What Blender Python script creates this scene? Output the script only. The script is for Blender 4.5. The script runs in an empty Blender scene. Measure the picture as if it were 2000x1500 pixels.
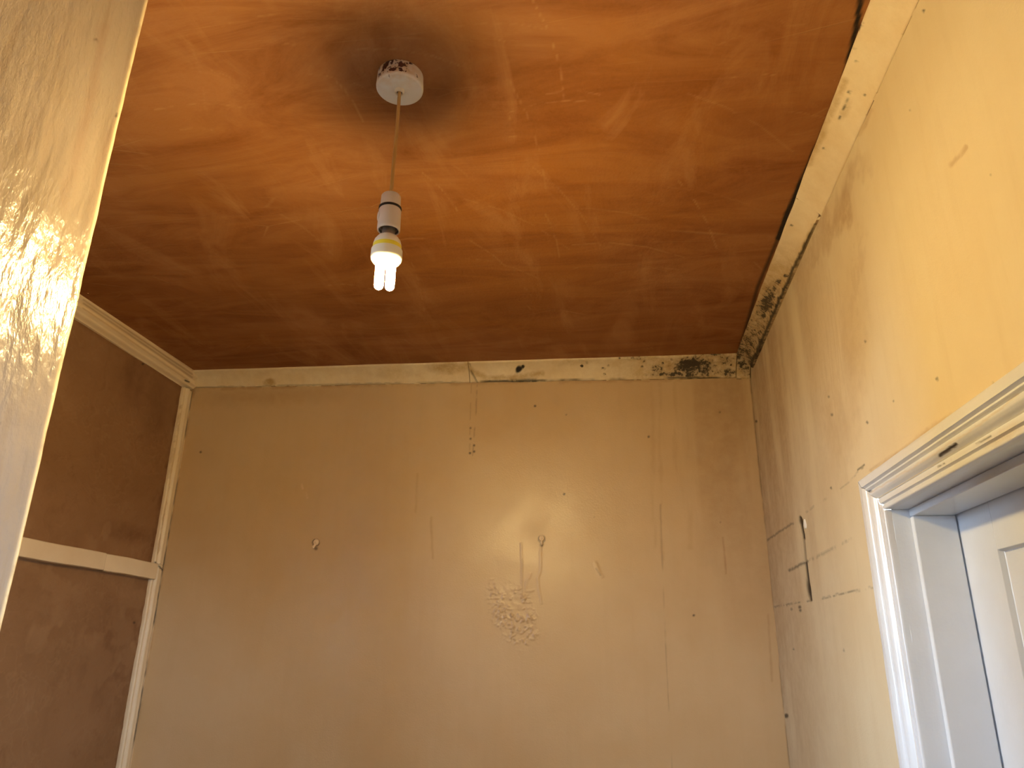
import bpy, bmesh, math, random
import numpy as np
from mathutils import Matrix, Vector

C = bpy.context.scene.collection
S = bpy.context.scene
ZC = 1.72                                   # height of the lens above the floor
# ------------------------------------------------------------------ camera, light, exposure
F = 1450.43
R = np.array([[0.98969163, 0.03557715, 0.1387254],
              [0.14260598, -0.33403202, -0.93171141],
              [0.01319109, 0.94189005, -0.33566221]])
cd = bpy.data.cameras.new('camera'); cam = bpy.data.objects.new('camera', cd); C.objects.link(cam)
cd.sensor_fit = 'HORIZONTAL'; cd.sensor_width = 36.0; cd.lens = F*36/2000; cd.clip_start = 0.01
M4 = Matrix.Identity(4)
for i in range(3):
    for j in range(3): M4[i][j] = R[i, j]
M4[2][3] = ZC
cam.matrix_world = M4
S.camera = cam

SKY = 118.0
BULB = 1260.0
BULB_COL = (1.0, 0.72, 0.30, 1)
S.view_settings.view_transform = 'Standard'
S.view_settings.look = 'None'
S.view_settings.gamma = 1.0
S.view_settings.use_curve_mapping = False
S.view_settings.exposure = 0.2

w = bpy.data.worlds.new('world'); S.world = w; w.use_nodes = True
nt = w.node_tree; nt.nodes.clear()
tc = nt.nodes.new('ShaderNodeTexCoord'); sep = nt.nodes.new('ShaderNodeSeparateXYZ')
ramp = nt.nodes.new('ShaderNodeValToRGB'); bg = nt.nodes.new('ShaderNodeBackground'); wo = nt.nodes.new('ShaderNodeOutputWorld')
nt.links.new(tc.outputs['Generated'], sep.inputs[0])
mr = nt.nodes.new('ShaderNodeMapRange'); mr.inputs[1].default_value = -1; mr.inputs[2].default_value = 1
nt.links.new(sep.outputs[2], mr.inputs[0]); nt.links.new(mr.outputs[0], ramp.inputs[0])
e = ramp.color_ramp.elements
e[0].position = 0.47; e[0].color = (0.035, 0.035, 0.03, 1)
e[1].position = 0.53; e[1].color = (0.56, 0.75, 1.0, 1)
nt.links.new(ramp.outputs[0], bg.inputs[0]); bg.inputs[1].default_value = SKY
nt.links.new(bg.outputs[0], wo.inputs[0])

def portal(name, loc, rot, sx, sy):
    l = bpy.data.lights.new(name, 'AREA'); l.shape = 'RECTANGLE'; l.size = sx; l.size_y = sy
    l.cycles.is_portal = True
    o = bpy.data.objects.new(name, l); C.objects.link(o); o.location = loc; o.rotation_euler = rot
    return o
# window 1: left wall, hidden behind the partition; window 2: right wall, behind the camera
W1 = (0.28, 0.62, 1.55, 2.50)               # y0 y1 z0 z1
W2 = (-0.46, 0.10, 1.62, 2.20)             # y0 y1 z0 z1
XL, XR, YR, ZT = -1.65, 0.48, -1.6, ZC+1.0  # left wall, right wall, rear wall, ceiling
portal('window_portal', (XL-0.16, (W1[0]+W1[1])/2, (W1[2]+W1[3])/2), (0, -math.pi/2, 0), W1[3]-W1[2], W1[1]-W1[0])
portal('window_portal', (XR+0.16, (W2[0]+W2[1])/2, (W2[2]+W2[3])/2), (0, math.pi/2, 0), W2[3]-W2[2], W2[1]-W2[0])

# ------------------------------------------------------------------ helpers
def ray(px, py): return R @ np.array([px-1000.0, -(py-750.0), -F])
BL, BR = np.array([-1.641, 2.54]), np.array([0.48, 2.605])     # the back wall runs between these
def on_x(px, py, X=XR):
    r = ray(px, py); p = r*X/r[0]; p[2] += ZC; return p
def on_back(px, py):
    r = ray(px, py); d = BR-BL; n = np.array([-d[1], d[0]])
    p = r*(n@BL)/(n@r[:2]); p[2] += ZC; return p
def on_z(px, py, h):
    r = ray(px, py); p = r*h/r[2]; p[2] += ZC; return p
def project(P):                              # world points -> photograph pixels, for laying marks on a surface
    Q = (np.asarray(P)-np.array([0, 0, ZC])) @ R
    z = np.minimum(Q[..., 2], -0.05)
    return np.stack([1000+Q[..., 0]/-z*F, 750-Q[..., 1]/-z*F], -1)
def segd(q, pts):                            # distance of points q to a polyline
    best = np.full(q.shape[:-1], 1e9)
    for a, b in zip(pts[:-1], pts[1:]):
        a = np.array(a, float); b = np.array(b, float); d = b-a
        t = np.clip(((q-a)@d)/max(d@d, 1e-9), 0, 1)
        best = np.minimum(best, np.linalg.norm(q-a-t[..., None]*d, axis=-1))
    return best
def smooth(x, a, b):
    t = np.clip((x-a)/(b-a), 0, 1); return t*t*(3-2*t)
def line(q, pts, wd, soft=0.6): return 1-smooth(segd(q, pts), wd*(1-soft), wd*(1+soft))
def blob(q, c, rx, ry, ang=0, soft=0.6):
    a = math.radians(ang); d = q-np.array(c, float)
    x = d[..., 0]*math.cos(a)+d[..., 1]*math.sin(a); y = -d[..., 0]*math.sin(a)+d[..., 1]*math.cos(a)
    return 1-smooth(np.sqrt((x/rx)**2+(y/ry)**2), 1-soft, 1+soft)
def vnoise(x, y, seed=0):
    xi = np.floor(x).astype(np.int64); yi = np.floor(y).astype(np.int64); fx = x-xi; fy = y-yi
    fx = fx*fx*(3-2*fx); fy = fy*fy*(3-2*fy)
    def h(i, j):
        n = (i*374761393+j*668265263+seed*982451653) & 0x7fffffff
        n = ((n ^ (n >> 13))*1274126177) & 0x7fffffff
        return ((n ^ (n >> 16)) & 0xffff)/65535.0
    return (h(xi, yi)*(1-fx)+h(xi+1, yi)*fx)*(1-fy)+(h(xi, yi+1)*(1-fx)+h(xi+1, yi+1)*fx)*fy
def fbm(x, y, seed=0, o=4):
    s = 0; a = 0.5
    for k in range(o):
        s = s+a*vnoise(x*2**k, y*2**k, seed+k*17); a *= 0.5
    return s/(1-0.5**o)

def link(o, parent=None, kind=None):
    C.objects.link(o)
    if parent: o.parent = parent
    if kind: o['kind'] = kind
    return o
def grid_mesh(name, P, mat, attrs=None, parent=None, kind=None, keep=None, smooth_shade=True, flip=False):
    nu, nv = P.shape[:2]
    idx = np.arange(nu*nv).reshape(nu, nv)
    q = np.stack([idx[:-1, :-1], idx[1:, :-1], idx[1:, 1:], idx[:-1, 1:]], -1)
    if flip: q = q[..., ::-1]
    if keep is not None: q = q[keep]
    q = q.reshape(-1, 4)
    me = bpy.data.meshes.new(name)
    me.vertices.add(nu*nv); me.vertices.foreach_set('co', P.reshape(-1).astype(np.float32))
    me.loops.add(q.size); me.loops.foreach_set('vertex_index', q.reshape(-1).astype(np.int32))
    me.polygons.add(len(q)); me.polygons.foreach_set('loop_start', np.arange(0, q.size, 4, dtype=np.int32))
    me.update(calc_edges=True)
    for k, v in (attrs or {}).items():
        a = me.attributes.new(k, 'FLOAT', 'POINT'); a.data.foreach_set('value', np.clip(v, 0, 1).reshape(-1).astype(np.float32))
    if smooth_shade: me.polygons.foreach_set('use_smooth', np.ones(len(q), bool))
    me.materials.append(mat)
    return link(bpy.data.objects.new(name, me), parent, kind)
def bm_obj(name, bm, mat, parent=None, kind=None, sm=False):
    bmesh.ops.recalc_face_normals(bm, faces=bm.faces)
    me = bpy.data.meshes.new(name); bm.to_mesh(me); bm.free(); me.materials.append(mat)
    if sm:
        me.polygons.foreach_set('use_smooth', np.ones(len(me.polygons), bool))
        me.set_sharp_from_angle(angle=math.radians(35))
    return link(bpy.data.objects.new(name, me), parent, kind)
def add_box(bm, x0, x1, y0, y1, z0, z1, bev=0):
    r = bmesh.ops.create_cube(bm, size=1)
    for v in r['verts']: v.co = Vector((x0+(v.co.x+.5)*(x1-x0), y0+(v.co.y+.5)*(y1-y0), z0+(v.co.z+.5)*(z1-z0)))
    if bev:
        es = list({ed for v in r['verts'] for ed in v.link_edges})
        bmesh.ops.bevel(bm, geom=es, offset=bev, segments=2, affect='EDGES', profile=0.5)
def box(name, dims, mat, parent=None, kind=None, bev=0):
    bm = bmesh.new(); add_box(bm, *dims, bev=bev); return bm_obj(name, bm, mat, parent, kind)
def lathe(bm, prof, cx, cy, n=48, ax=(0, 0)):
    rings = []
    for r, z in prof:
        rings.append([bm.verts.new((cx+r*math.cos(2*math.pi*k/n), cy+r*math.sin(2*math.pi*k/n), z)) for k in range(n)] if r > 1e-6 else [bm.verts.new((cx, cy, z))])
    for a, b in zip(rings[:-1], rings[1:]):
        if len(a) == 1 and len(b) == 1: continue
        for k in range(n):
            k2 = (k+1) % n
            if len(a) == 1: bm.faces.new((a[0], b[k], b[k2]))
            elif len(b) == 1: bm.faces.new((a[k], b[0], a[k2]))
            else: bm.faces.new((a[k], b[k], b[k2], a[k2]))
def tube(bm, pts, rad, n=14, caps=True):
    pts = [Vector(p) for p in pts]; rings = []
    up = None
    for i, p in enumerate(pts):
        t = (pts[min(i+1, len(pts)-1)]-pts[max(i-1, 0)]).normalized()
        if up is None: up = t.orthogonal().normalized()
        up = (up-t*up.dot(t)).normalized(); b = t.cross(up)
        rr = rad[i] if isinstance(rad, (list, tuple)) else rad
        rings.append([bm.verts.new(p+up*math.cos(2*math.pi*k/n)*rr+b*math.sin(2*math.pi*k/n)*rr) for k in range(n)])
    for a, c in zip(rings[:-1], rings[1:]):
        for k in range(n): bm.faces.new((a[k], a[(k+1) % n], c[(k+1) % n], c[k]))
    if caps: bm.faces.new(rings[0]); bm.faces.new(rings[-1][::-1])

# ------------------------------------------------------------------ materials
class NB:
    def __init__(s, name):
        s.m = bpy.data.materials.new(name); s.m.use_nodes = True; s.t = s.m.node_tree; s.t.nodes.clear()
        s.out = s.t.nodes.new('ShaderNodeOutputMaterial'); s.b = s.t.nodes.new('ShaderNodeBsdfPrincipled')
        s.t.links.new(s.b.outputs[0], s.out.inputs[0])
        s.co = s.t.nodes.new('ShaderNodeTexCoord').outputs['Object']
    def n(s, typ, **kw):
        x = s.t.nodes.new(typ)
        for k, v in kw.items(): setattr(x, k, v)
        return x
    def put(s, sock, v):
        if hasattr(v, 'is_output'): s.t.links.new(v, sock)
        else: sock.default_value = v
    def mapping(s, scale=(1, 1, 1), rot=(0, 0, 0)):
        x = s.n('ShaderNodeMapping'); x.inputs['Scale'].default_value = scale; x.inputs['Rotation'].default_value = rot
        s.put(x.inputs['Vector'], s.co); return x.outputs[0]
    def noise(s, scale, detail=4, rough=0.55, vec=None, dist=0):
        x = s.n('ShaderNodeTexNoise'); s.put(x.inputs['Vector'], vec if vec is not None else s.co)
        x.inputs['Scale'].default_value = scale; x.inputs['Detail'].default_value = detail
        x.inputs['Roughness'].default_value = rough; x.inputs['Distortion'].default_value = dist
        return x.outputs['Fac']
    def rng(s, v, a, b, c=0.0, d=1.0):
        x = s.n('ShaderNodeMapRange'); s.put(x.inputs[0], v)
        for i, k in enumerate((a, b, c, d)): x.inputs[i+1].default_value = k
        return x.outputs[0]
    def math(s, op, a, b=0.0):
        x = s.n('ShaderNodeMath', operation=op); s.put(x.inputs[0], a); s.put(x.inputs[1], b); return x.outputs[0]
    def attr(s, name): return s.n('ShaderNodeAttribute', attribute_name=name).outputs['Fac']
    def mix(s, f, a, b, blend='MIX'):
        x = s.n('ShaderNodeMix', data_type='RGBA', blend_type=blend)
        s.put(x.inputs[0], f); s.put(x.inputs[6], a if hasattr(a, 'is_output') else (*a, 1)); s.put(x.inputs[7], b if hasattr(b, 'is_output') else (*b, 1))
        return x.outputs[2]
    def bump(s, h, strength=0.3, dist=0.002, normal=None):
        x = s.n('ShaderNodeBump'); x.inputs['Strength'].default_value = strength; x.inputs['Distance'].default_value = dist
        s.put(x.inputs['Height'], h)
        if normal is not None: s.put(x.inputs['Normal'], normal)
        return x.outputs[0]
    def done(s, col, rough=0.5, normal=None, spec=0.5, metal=0.0, **kw):
        s.put(s.b.inputs['Base Color'], col if hasattr(col, 'is_output') else (*col, 1)); s.put(s.b.inputs['Roughness'], rough)
        s.b.inputs['Specular IOR Level'].default_value = spec; s.b.inputs['Metallic'].default_value = metal
        if normal is not None: s.put(s.b.inputs['Normal'], normal)
        return s.m

def wall_paint(name, base, warm, dirt, rough, spec, streak=0.5, bump=0.25):
    b = NB(name)
    big = b.noise(2.2, 5, 0.6)
    strk = b.noise(3.0, 5, 0.6, vec=b.mapping((9, 9, 0.9)))
    col = b.mix(b.rng(big, 0.35, 0.7), base, warm)
    col = b.mix(b.math('MULTIPLY', b.rng(strk, 0.5, 0.78), streak), col, tuple(c*k for c, k in zip(warm, (.82, .76, .68))))
    st = b.math('MULTIPLY', b.attr('stain'), b.rng(b.noise(28, 5, 0.65), 0.25, 0.65, 0.45, 1.0))
    col = b.mix(st, col, dirt)
    col = b.mix(b.attr('pale'), col, tuple(min(1, c*1.12+.05) for c in base))
    spk = b.rng(b.noise(55, 3, 0.7), 0.74, 0.80, 0, 0.10)
    col = b.mix(spk, col, dirt)
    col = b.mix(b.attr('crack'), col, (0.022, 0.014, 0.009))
    h = b.math('ADD', b.math('MULTIPLY', b.noise(210, 3, 0.6), 1.2), b.math('MULTIPLY', b.noise(18, 4, 0.5), 1.6))
    return b.done(col, b.rng(b.noise(9, 4), 0.3, 0.7, rough-.05, rough+.07), b.bump(h, bump, 0.0016), spec)

M = {}
M['back'] = wall_paint('tan_wall_paint', (0.58, 0.41, 0.235), (0.53, 0.35, 0.175), (0.30, 0.16, 0.06), 0.355, 0.65, 0.12, 0.2)  # same paint as the right wall, toned darker for the weaker light here
M['right'] = wall_paint('cream_wall_paint', (0.68, 0.575, 0.39), (0.62, 0.49, 0.30), (0.34, 0.19, 0.085), 0.48, 0.35, 0.2)  # same paint as the back wall, toned lighter for the stronger light

b = NB('glossy_cream_paint')
strk = b.noise(4.0, 5, 0.6, vec=b.mapping((7, 7, 0.8)))
col = b.mix(b.rng(b.noise(2.0, 4), 0.35, 0.7), (0.26, 0.212, 0.172), (0.205, 0.155, 0.11))
col = b.mix(b.rng(strk, 0.52, 0.75, 0, 0.55), col, (0.17, 0.115, 0.07))
col = b.mix(b.math('MULTIPLY', b.attr('stain'), 0.85), col, (0.20, 0.13, 0.09))
col = b.mix(b.math('MULTIPLY', b.attr('bead'), b.rng(b.noise(30, 4), 0.3, 0.5, 0.5, 1)), col, (0.66, 0.54, 0.34))  # bright line of bulb light on the arris, painted in as lighter colour
col = b.mix(b.attr('crack'), col, (0.03, 0.02, 0.012))
h = b.math('ADD', b.noise(1, 4, 0.55, vec=b.mapping((95, 60, 28))), b.math('MULTIPLY', b.noise(1, 3, 0.5, vec=b.mapping((24, 18, 5))), 2.2))
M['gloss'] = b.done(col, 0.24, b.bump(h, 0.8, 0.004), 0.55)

b = NB('bare_plaster_ceiling')
v1 = b.noise(1.6, 5, 0.6, dist=0.6)
v2 = b.noise(1.0, 7, 0.65, vec=b.mapping((2.2, 7.5, 2), (0, 0, 0.35)), dist=1.2)
v3 = b.noise(1.0, 6, 0.6, vec=b.mapping((7.0, 2.2, 2), (0, 0, -0.6)), dist=1.0)
col = b.mix(b.rng(v1, 0.35, 0.68), (0.275, 0.100, 0.017), (0.34, 0.148, 0.054))
col = b.mix(b.rng(v2, 0.40, 0.66, 0, 0.85), col, (0.175, 0.050, 0.006))
col = b.mix(b.rng(v3, 0.52, 0.70, 0, 0.60), col, (0.40, 0.185, 0.066))
col = b.mix(b.rng(b.noise(120, 3, 0.7), 0.35, 0.7, 0, 0.30), col, (0.28, 0.10, 0.022))
sc1 = b.n('ShaderNodeTexVoronoi', feature='DISTANCE_TO_EDGE'); b.put(sc1.inputs['Vector'], b.mapping((1.6, 6.5, 1), (0, 0, 0.42))); sc1.inputs['Scale'].default_value = 1.4
edge = b.math('MULTIPLY', b.rng(sc1.outputs['Distance'], 0.0, 0.012, 1, 0), b.rng(b.noise(5, 3), 0.52, 0.66))
col = b.mix(b.math('MULTIPLY', edge, 0.25), col, (0.50, 0.27, 0.11))
col = b.mix(b.math('MULTIPLY', b.attr('pale'), 0.32), col, (0.50, 0.27, 0.11))
col = b.mix(b.attr('crack'), col, (0.012, 0.008, 0.006))
h = b.math('ADD', b.math('MULTIPLY', v2, 3.0), b.math('ADD', b.math('MULTIPLY', v3, 2.0), b.math('MULTIPLY', b.noise(140, 3), 0.5)))
h = b.math('ADD', h, b.math('MULTIPLY', edge, 0.6))
M['ceiling'] = b.done(col, 0.72, b.bump(h, 0.35, 0.004), 0.25)

b = NB('aged_coving_paint')
n1 = b.noise(30, 6, 0.75); n2 = b.noise(95, 5, 0.7); n3 = b.noise(1, 5, 0.6, vec=b.mapping((8, 8, 8)))
col = b.mix(b.rng(n3, 0.35, 0.7), (0.82, 0.70, 0.50), (0.74, 0.58, 0.36))
st = b.math('MULTIPLY', b.attr('stain'), b.rng(n1, 0.30, 0.60, 0.40, 1.0))
col = b.mix(st, col, (0.38, 0.23, 0.07))
mg = b.math('MULTIPLY', b.attr('mould'), 1.0)
mk = b.rng(b.math('ADD', mg, b.math('ADD', b.math('MULTIPLY', b.math('SUBTRACT', n1, 0.5), 2.0), b.math('MULTIPLY', b.math('SUBTRACT', n2, 0.5), 2.2))), 0.52, 0.80)
mk2 = b.math('MULTIPLY', b.rng(n2, 0.45, 0.62), b.rng(mg, 0.08, 0.5))
col = b.mix(b.math('MULTIPLY', mk2, 0.75), col, (0.26, 0.17, 0.075))
col = b.mix(b.math('MULTIPLY', b.rng(mg, .25, .9), .6), col, (0.20, 0.14, 0.065))
col = b.mix(b.math('MULTIPLY', b.math('MULTIPLY', mk, b.rng(mg, 0.05, 0.3)), .93), col, (0.03, 0.021, 0.012))
col = b.mix(b.attr('crack'), col, (0.012, 0.009, 0.006))
M['coving'] = b.done(col, 0.55, b.bump(b.math('ADD', b.noise(60, 4), b.math('MULTIPLY', n1, 1.5)), 0.3, 0.002), 0.4)

b = NB('cream_wood_paint')
col = b.mix(b.rng(b.noise(7, 5), 0.35, 0.7), (0.80, 0.66, 0.46), (0.72, 0.56, 0.36))
col = b.mix(b.math('MULTIPLY', b.attr('stain'), 0.8), col, (0.34, 0.20, 0.09))
col = b.mix(b.attr('crack'), col, (0.02, 0.013, 0.008))
M['cream_wood'] = b.done(col, 0.42, b.bump(b.noise(1, 4, 0.6, vec=b.mapping((120, 20, 120))), 0.15, 0.001), 0.5)

b = NB('white_gloss_paint')
col = b.mix(b.rng(b.noise(8, 5), 0.35, 0.7), (0.71, 0.735, 0.78), (0.66, 0.68, 0.715))
col = b.mix(b.math('MULTIPLY', b.attr('stain'), 0.85), col, (0.52, 0.38, 0.22))
col = b.mix(b.attr('crack'), col, (0.012, 0.009, 0.007))
M['white'] = b.done(col, 0.28, b.bump(b.math('ADD', b.noise(1, 4, 0.6, vec=b.mapping((90, 90, 14))), b.math('MULTIPLY', b.noise(130, 2), 0.6)), 0.22, 0.0012), 0.55)

b = NB('bare_brown_plaster')
c1 = b.noise(3.2, 6, 0.65, dist=0.8)
col = b.mix(b.rng(c1, 0.32, 0.7), (0.225, 0.115, 0.050), (0.27, 0.145, 0.070))
col = b.mix(b.rng(b.noise(11, 6, 0.7, dist=1.5), 0.55, 0.75, 0, 0.5), col, (0.16, 0.07, 0.025))
col = b.mix(b.math('MULTIPLY', b.attr('stain'), b.rng(b.noise(22, 5, 0.7), 0.3, 0.6, 0.3, 1)), col, (0.13, 0.05, 0.018))
col = b.mix(b.math('MULTIPLY', b.attr('pale'), 0.45), col, (0.45, 0.27, 0.14))
col = b.mix(b.attr('crack'), col, (0.02, 0.012, 0.008))
M['panel'] = b.done(col, 0.62, b.bump(b.math('ADD', b.noise(40, 5, 0.6, dist=1.0), b.math('MULTIPLY', b.noise(9, 5, 0.6, dist=1.5), 2.5)), 0.4, 0.003), 0.3)

b = NB('floor_boards')
M['floor'] = b.done(b.mix(b.noise(1, 5, 0.6, vec=b.mapping((30, 2, 1))), (0.10, 0.055, 0.03), (0.17, 0.10, 0.055)), 0.6)

# pendant materials
b = NB('chipped_white_plastic')
sp = b.n('ShaderNodeSeparateXYZ'); b.put(sp.inputs[0], b.co)
up = b.rng(sp.outputs[2], -0.034, -0.002); near = b.rng(sp.outputs[1], 0.012, -0.038)
zone = b.math('MULTIPLY', near, b.rng(up, 0.0, 0.25, 0.62, 1.0))
chip = b.rng(b.math('ADD', b.noise(85, 4, 0.6), b.math('MULTIPLY', b.math('SUBTRACT', zone, 1.0), 0.32)), 0.505, 0.53)
col = b.mix(b.math('MULTIPLY', zone, b.rng(b.noise(60, 4), 0.3, 0.6, 0.1, 0.9)), (0.74, 0.72, 0.68), (0.62, 0.40, 0.20))
col = b.mix(chip, col, (0.075, 0.018, 0.008))
M['rose'] = b.done(col, 0.45, b.bump(b.math('SUBTRACT', 1.0, chip), 0.6, 0.0006), 0.4)
M['plastic'] = NB('white_holder_plastic').done((0.66, 0.58, 0.47), 0.4, None, 0.45)
b = NB('yellowed_flex')
M['cord'] = b.done(b.mix(b.noise(1, 3, 0.6, vec=b.mapping((200, 200, 25))), (0.58, 0.34, 0.10), (0.40, 0.20, 0.05)), 0.5)
M['black'] = NB('black_ring').done((0.015, 0.012, 0.010), 0.5)
M['metal'] = NB('dull_cap_metal').done((0.42, 0.38, 0.34), 0.35, None, 0.5, 0.9)
M['grey'] = NB('grey_holder_throat').done((0.16, 0.15, 0.13), 0.5)
M['base'] = NB('white_bulb_plastic').done((0.85, 0.80, 0.62), 0.4)
M['yellow'] = NB('yellow_band').done((0.85, 0.72, 0.05), 0.4)
b = NB('glowing_tube'); em = b.n('ShaderNodeEmission'); em.inputs[0].default_value = BULB_COL; em.inputs[1].default_value = BULB
b.t.links.new(em.outputs[0], b.out.inputs[0]); M['tube'] = b.m
b = NB('window_glass'); tr = b.n('ShaderNodeBsdfTransparent'); gl = b.n('ShaderNodeBsdfGlossy'); mx = b.n('ShaderNodeMixShader')
gl.inputs['Roughness'].default_value = 0.02; mx.inputs[0].default_value = 0.06
b.t.links.new(tr.outputs[0], mx.inputs[1]); b.t.links.new(gl.outputs[0], mx.inputs[2]); b.t.links.new(mx.outputs[0], b.out.inputs[0]); M['glass'] = b.m
M['filler'] = NB('white_filler').done((0.85, 0.80, 0.72), 0.6)

def zeros(P): return np.zeros(P.shape[:2])
def axis(*segs):                             # (start, stop, step) pieces joined into one coordinate list
    out = [np.linspace(a, c, max(2, int(round((c-a)/s))+1))[:-1] for a, c, s in segs]
    return np.concatenate(out+[np.array([segs[-1][1]])])

# ------------------------------------------------------------------ ceiling and floor
xs = axis((-1.80, -1.2, .01), (-1.2, .48, .004), (.48, .80, .04)); ys = axis((-1.75, .8, .05), (.8, 2.56, .004), (2.56, 2.75, .05))
P = np.stack(np.broadcast_arrays(xs[:, None], ys[None, :], np.full((1, 1), ZT)), -1).astype(float)
P[..., 2] += (fbm(P[..., 0]*3, P[..., 1]*3, 3)-.5)*0.004
q = project(P)
pale = zeros(P); rg = random.Random(5)
for k in range(46):                          # trowel scratches left in the plaster
    x, y = rg.uniform(300, 1560), rg.uniform(-20, 560); a = math.radians(rg.choice([rg.gauss(-14, 10), rg.gauss(40, 15)])); L = rg.uniform(40, 240)
    pts = [(x+L*t*math.cos(a+.25*t), y+L*t*math.sin(a+.25*t)) for t in (0, .33, .66, 1)]
    pale = np.maximum(pale, line(q, pts, rg.uniform(.8, 1.5))*rg.uniform(.3, .9)*smooth(fbm(P[..., 0]*40, P[..., 1]*40, k), .35, .55))
wob = (fbm(P[..., 1]*14, P[..., 0]*0+3, 8)-.5)
gap = [(1686, -20), (1668, 70), (1648, 170), (1600, 275), (1557, 372), (1520, 465)]
crack = np.maximum(line(q+wob[..., None]*np.array([8, 0]), gap, 5.5, .4), 0.8*line(q, [(1520, 465), (1480, 560), (1446, 680)], 3.5, .8))
P[..., 2] += pale*0.0006
grid_mesh('ceiling', P, M['ceiling'], {'pale': pale, 'crack': crack}, None, 'structure', flip=True)
box('floor', (-1.8, .8, -1.75, 2.75, -.05, 0), M['floor'], None, 'structure')

# ------------------------------------------------------------------ back wall
us = axis((-.08, 0, .02), (0, 2.122, .0032), (2.122, 2.20, .02)); zs = axis((0, 1.48, .05), (1.48, 2.68, .0032), (2.68, 2.80, .02))
du = (BR-BL)/np.linalg.norm(BR-BL); nn = np.array([du[1], -du[0]])          # nn points into the room
U, Z = np.meshgrid(us, zs, indexing='ij')
P = np.stack([BL[0]+du[0]*U, BL[1]+du[1]*U, Z], -1)
q = project(P)
D = (fbm(U*4, Z*4, 11, 2)-.5)*0.0016
crack, stain, pale = zeros(P), zeros(P), zeros(P)
ragged = (fbm(U*45, Z*45, 21)-.5)[..., None]*np.array([7.0, 7.0])
rid = np.zeros_like(D)
for pts, wd in (([(1019, 1062), (1019, 1090), (1020, 1168)], 1.6), ([(1056, 1068), (1056, 1115), (1050, 1130), (1057, 1178)], 1.8),
                ([(1036, 1120), (1029, 1135), (1026, 1155), (1042, 1152)], 2.0), ([(1028, 1166), (1020, 1170), (1024, 1160)], 2.0)):
    rid = np.maximum(rid, line(q+ragged*.5, pts, wd))
pat = blob(q, (1002, 1196), 38, 70, -25, .35)
wrk = np.abs(fbm(U*70, Z*62, 31, 3)-.5); pat_r = pat*(1-smooth(wrk, 0, .06))*smooth(fbm(U*25, Z*25, 36), .34, .48)
D = D+0.0011*rid+0.0050*pat_r+0.0022*pat*(fbm(U*55, Z*55, 37)-.5)+0.0012*line(q, [(1163, 1100), (1172, 1122), (1176, 1126)], 3.2)
crack = np.maximum(crack, .16*line(q, [(1020, 1092), (1020, 1165)], 1.3))
stain = np.maximum(stain, .30*pat_r)
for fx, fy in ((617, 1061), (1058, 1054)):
    shadow_ring = np.abs(np.linalg.norm(q-np.array([fx, fy-1.]), axis=-1)-6.6); crack = np.maximum(crack, .75*(1-smooth(shadow_ring, .4, 1.7))); crack = np.maximum(crack, .7*blob(q, (fx, fy+10), 3.6, 3.6))  # shadow gap round each hook and spot beneath it, painted dark on the wall
crack = np.maximum(crack, .35*line(q, [(1164, 1110), (1173, 1124)], 1.2))
crack = np.maximum(crack, .28*line(q+ragged*.2, [(1290, 985), (1292, 1060), (1296, 1160), (1302, 1300), (1313, 1500)], 1.3)*smooth(fbm(U*6, Z*9, 41), .35, .55))
crack = np.maximum(crack, .30*line(q+ragged*.2, [(932, 752), (930, 800), (923, 890)], 1.2)*smooth(fbm(U*5, Z*30, 42), .4, .55))
crack = np.maximum(crack, .22*line(q+ragged*.2, [(921, 752), (919, 800), (917, 890)], 1.2)*smooth(fbm(U*5, Z*30, 43), .4, .55))
for x, y, r_, s in ((392, 883, 2.2, .8), (919, 836, 2, .7), (919, 857, 2, .8), (926, 870, 2.2, .9), (918, 885, 2.2, .9), (926, 882, 2.2, .9), (1045, 793, 2.2, .9), (1106, 810, 1.5, .5),
                    (1267, 853, 2.2, .8), (1406, 805, 2, .6), (1102, 965, 2.2, .9), (1355, 1202, 2.2, .9), (600, 965, 2, .0), (1407, 1020, 1.6, .5), (1160, 1010, 1.4, .4)):
    crack = np.maximum(crack, s*blob(q, (x, y), r_, r_, 0, .5))
for x in (1275, 1290, 1318, 1345, 1376, 1405, 1430):                          # drips under the mouldy length
    stain = np.maximum(stain, .24*line(q+ragged*.9, [(x-2, 745), (x, 860), (x+3, 1050+20*(x % 7))], 4.0+x % 3, .9)*smooth(fbm(U*30, Z*5, x), .40, .60))
for a, bb, s in (((1412, 1050), (1418, 1120), .7), ((842, 1010), (845, 1090), .35), ((1500, 1200), (1508, 1330), .4), ((815, 925), (812, 1000), .25)):
    stain = np.maximum(stain, s*line(q+ragged*.4, [a, bb], 2.2, .8))
stain = np.maximum(stain, .30*blob(q+ragged*2, (520, 775), 130, 14, -2, .8))
stain = np.maximum(stain, .55*smooth(q[..., 0], 1150, 1480)*smooth(fbm(U*16, Z*2.2, 51), .3, .7)*smooth(q[..., 1], 1400, 800))
stain = np.maximum(stain, .5*line(q+ragged*.5, [(380, 760), (700, 752), (1000, 746), (1462, 740)], 4, .9)*smooth(fbm(U*20, Z*20, 52), .35, .6))
crack = np.maximum(crack, .55*line(q+ragged*.25, [(1466, 742), (1476, 840), (1487, 950), (1500, 1060), (1520, 1270), (1544, 1510)], 1.8, .8)*smooth(fbm(U*9, Z*11, 53), .25, .5))
stain = np.maximum(stain, .55*line(q+ragged*.3, [(378, 762), (330, 1030), (253, 1505)], 3.5, .9)*smooth(fbm(U*9, Z*14, 54), .35, .6))
pale = np.maximum(pale, .6*line(q+ragged*.4, [(588, 944), (592, 955), (601, 972)], 2.0)*smooth(fbm(U*90, Z*90, 55), .4, .6))
P[..., 0] += nn[0]*D; P[..., 1] += nn[1]*D
wall_back = grid_mesh('wall_back', P, M['back'], {'crack': crack, 'stain': stain, 'pale': pale}, None, 'structure')

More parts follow.
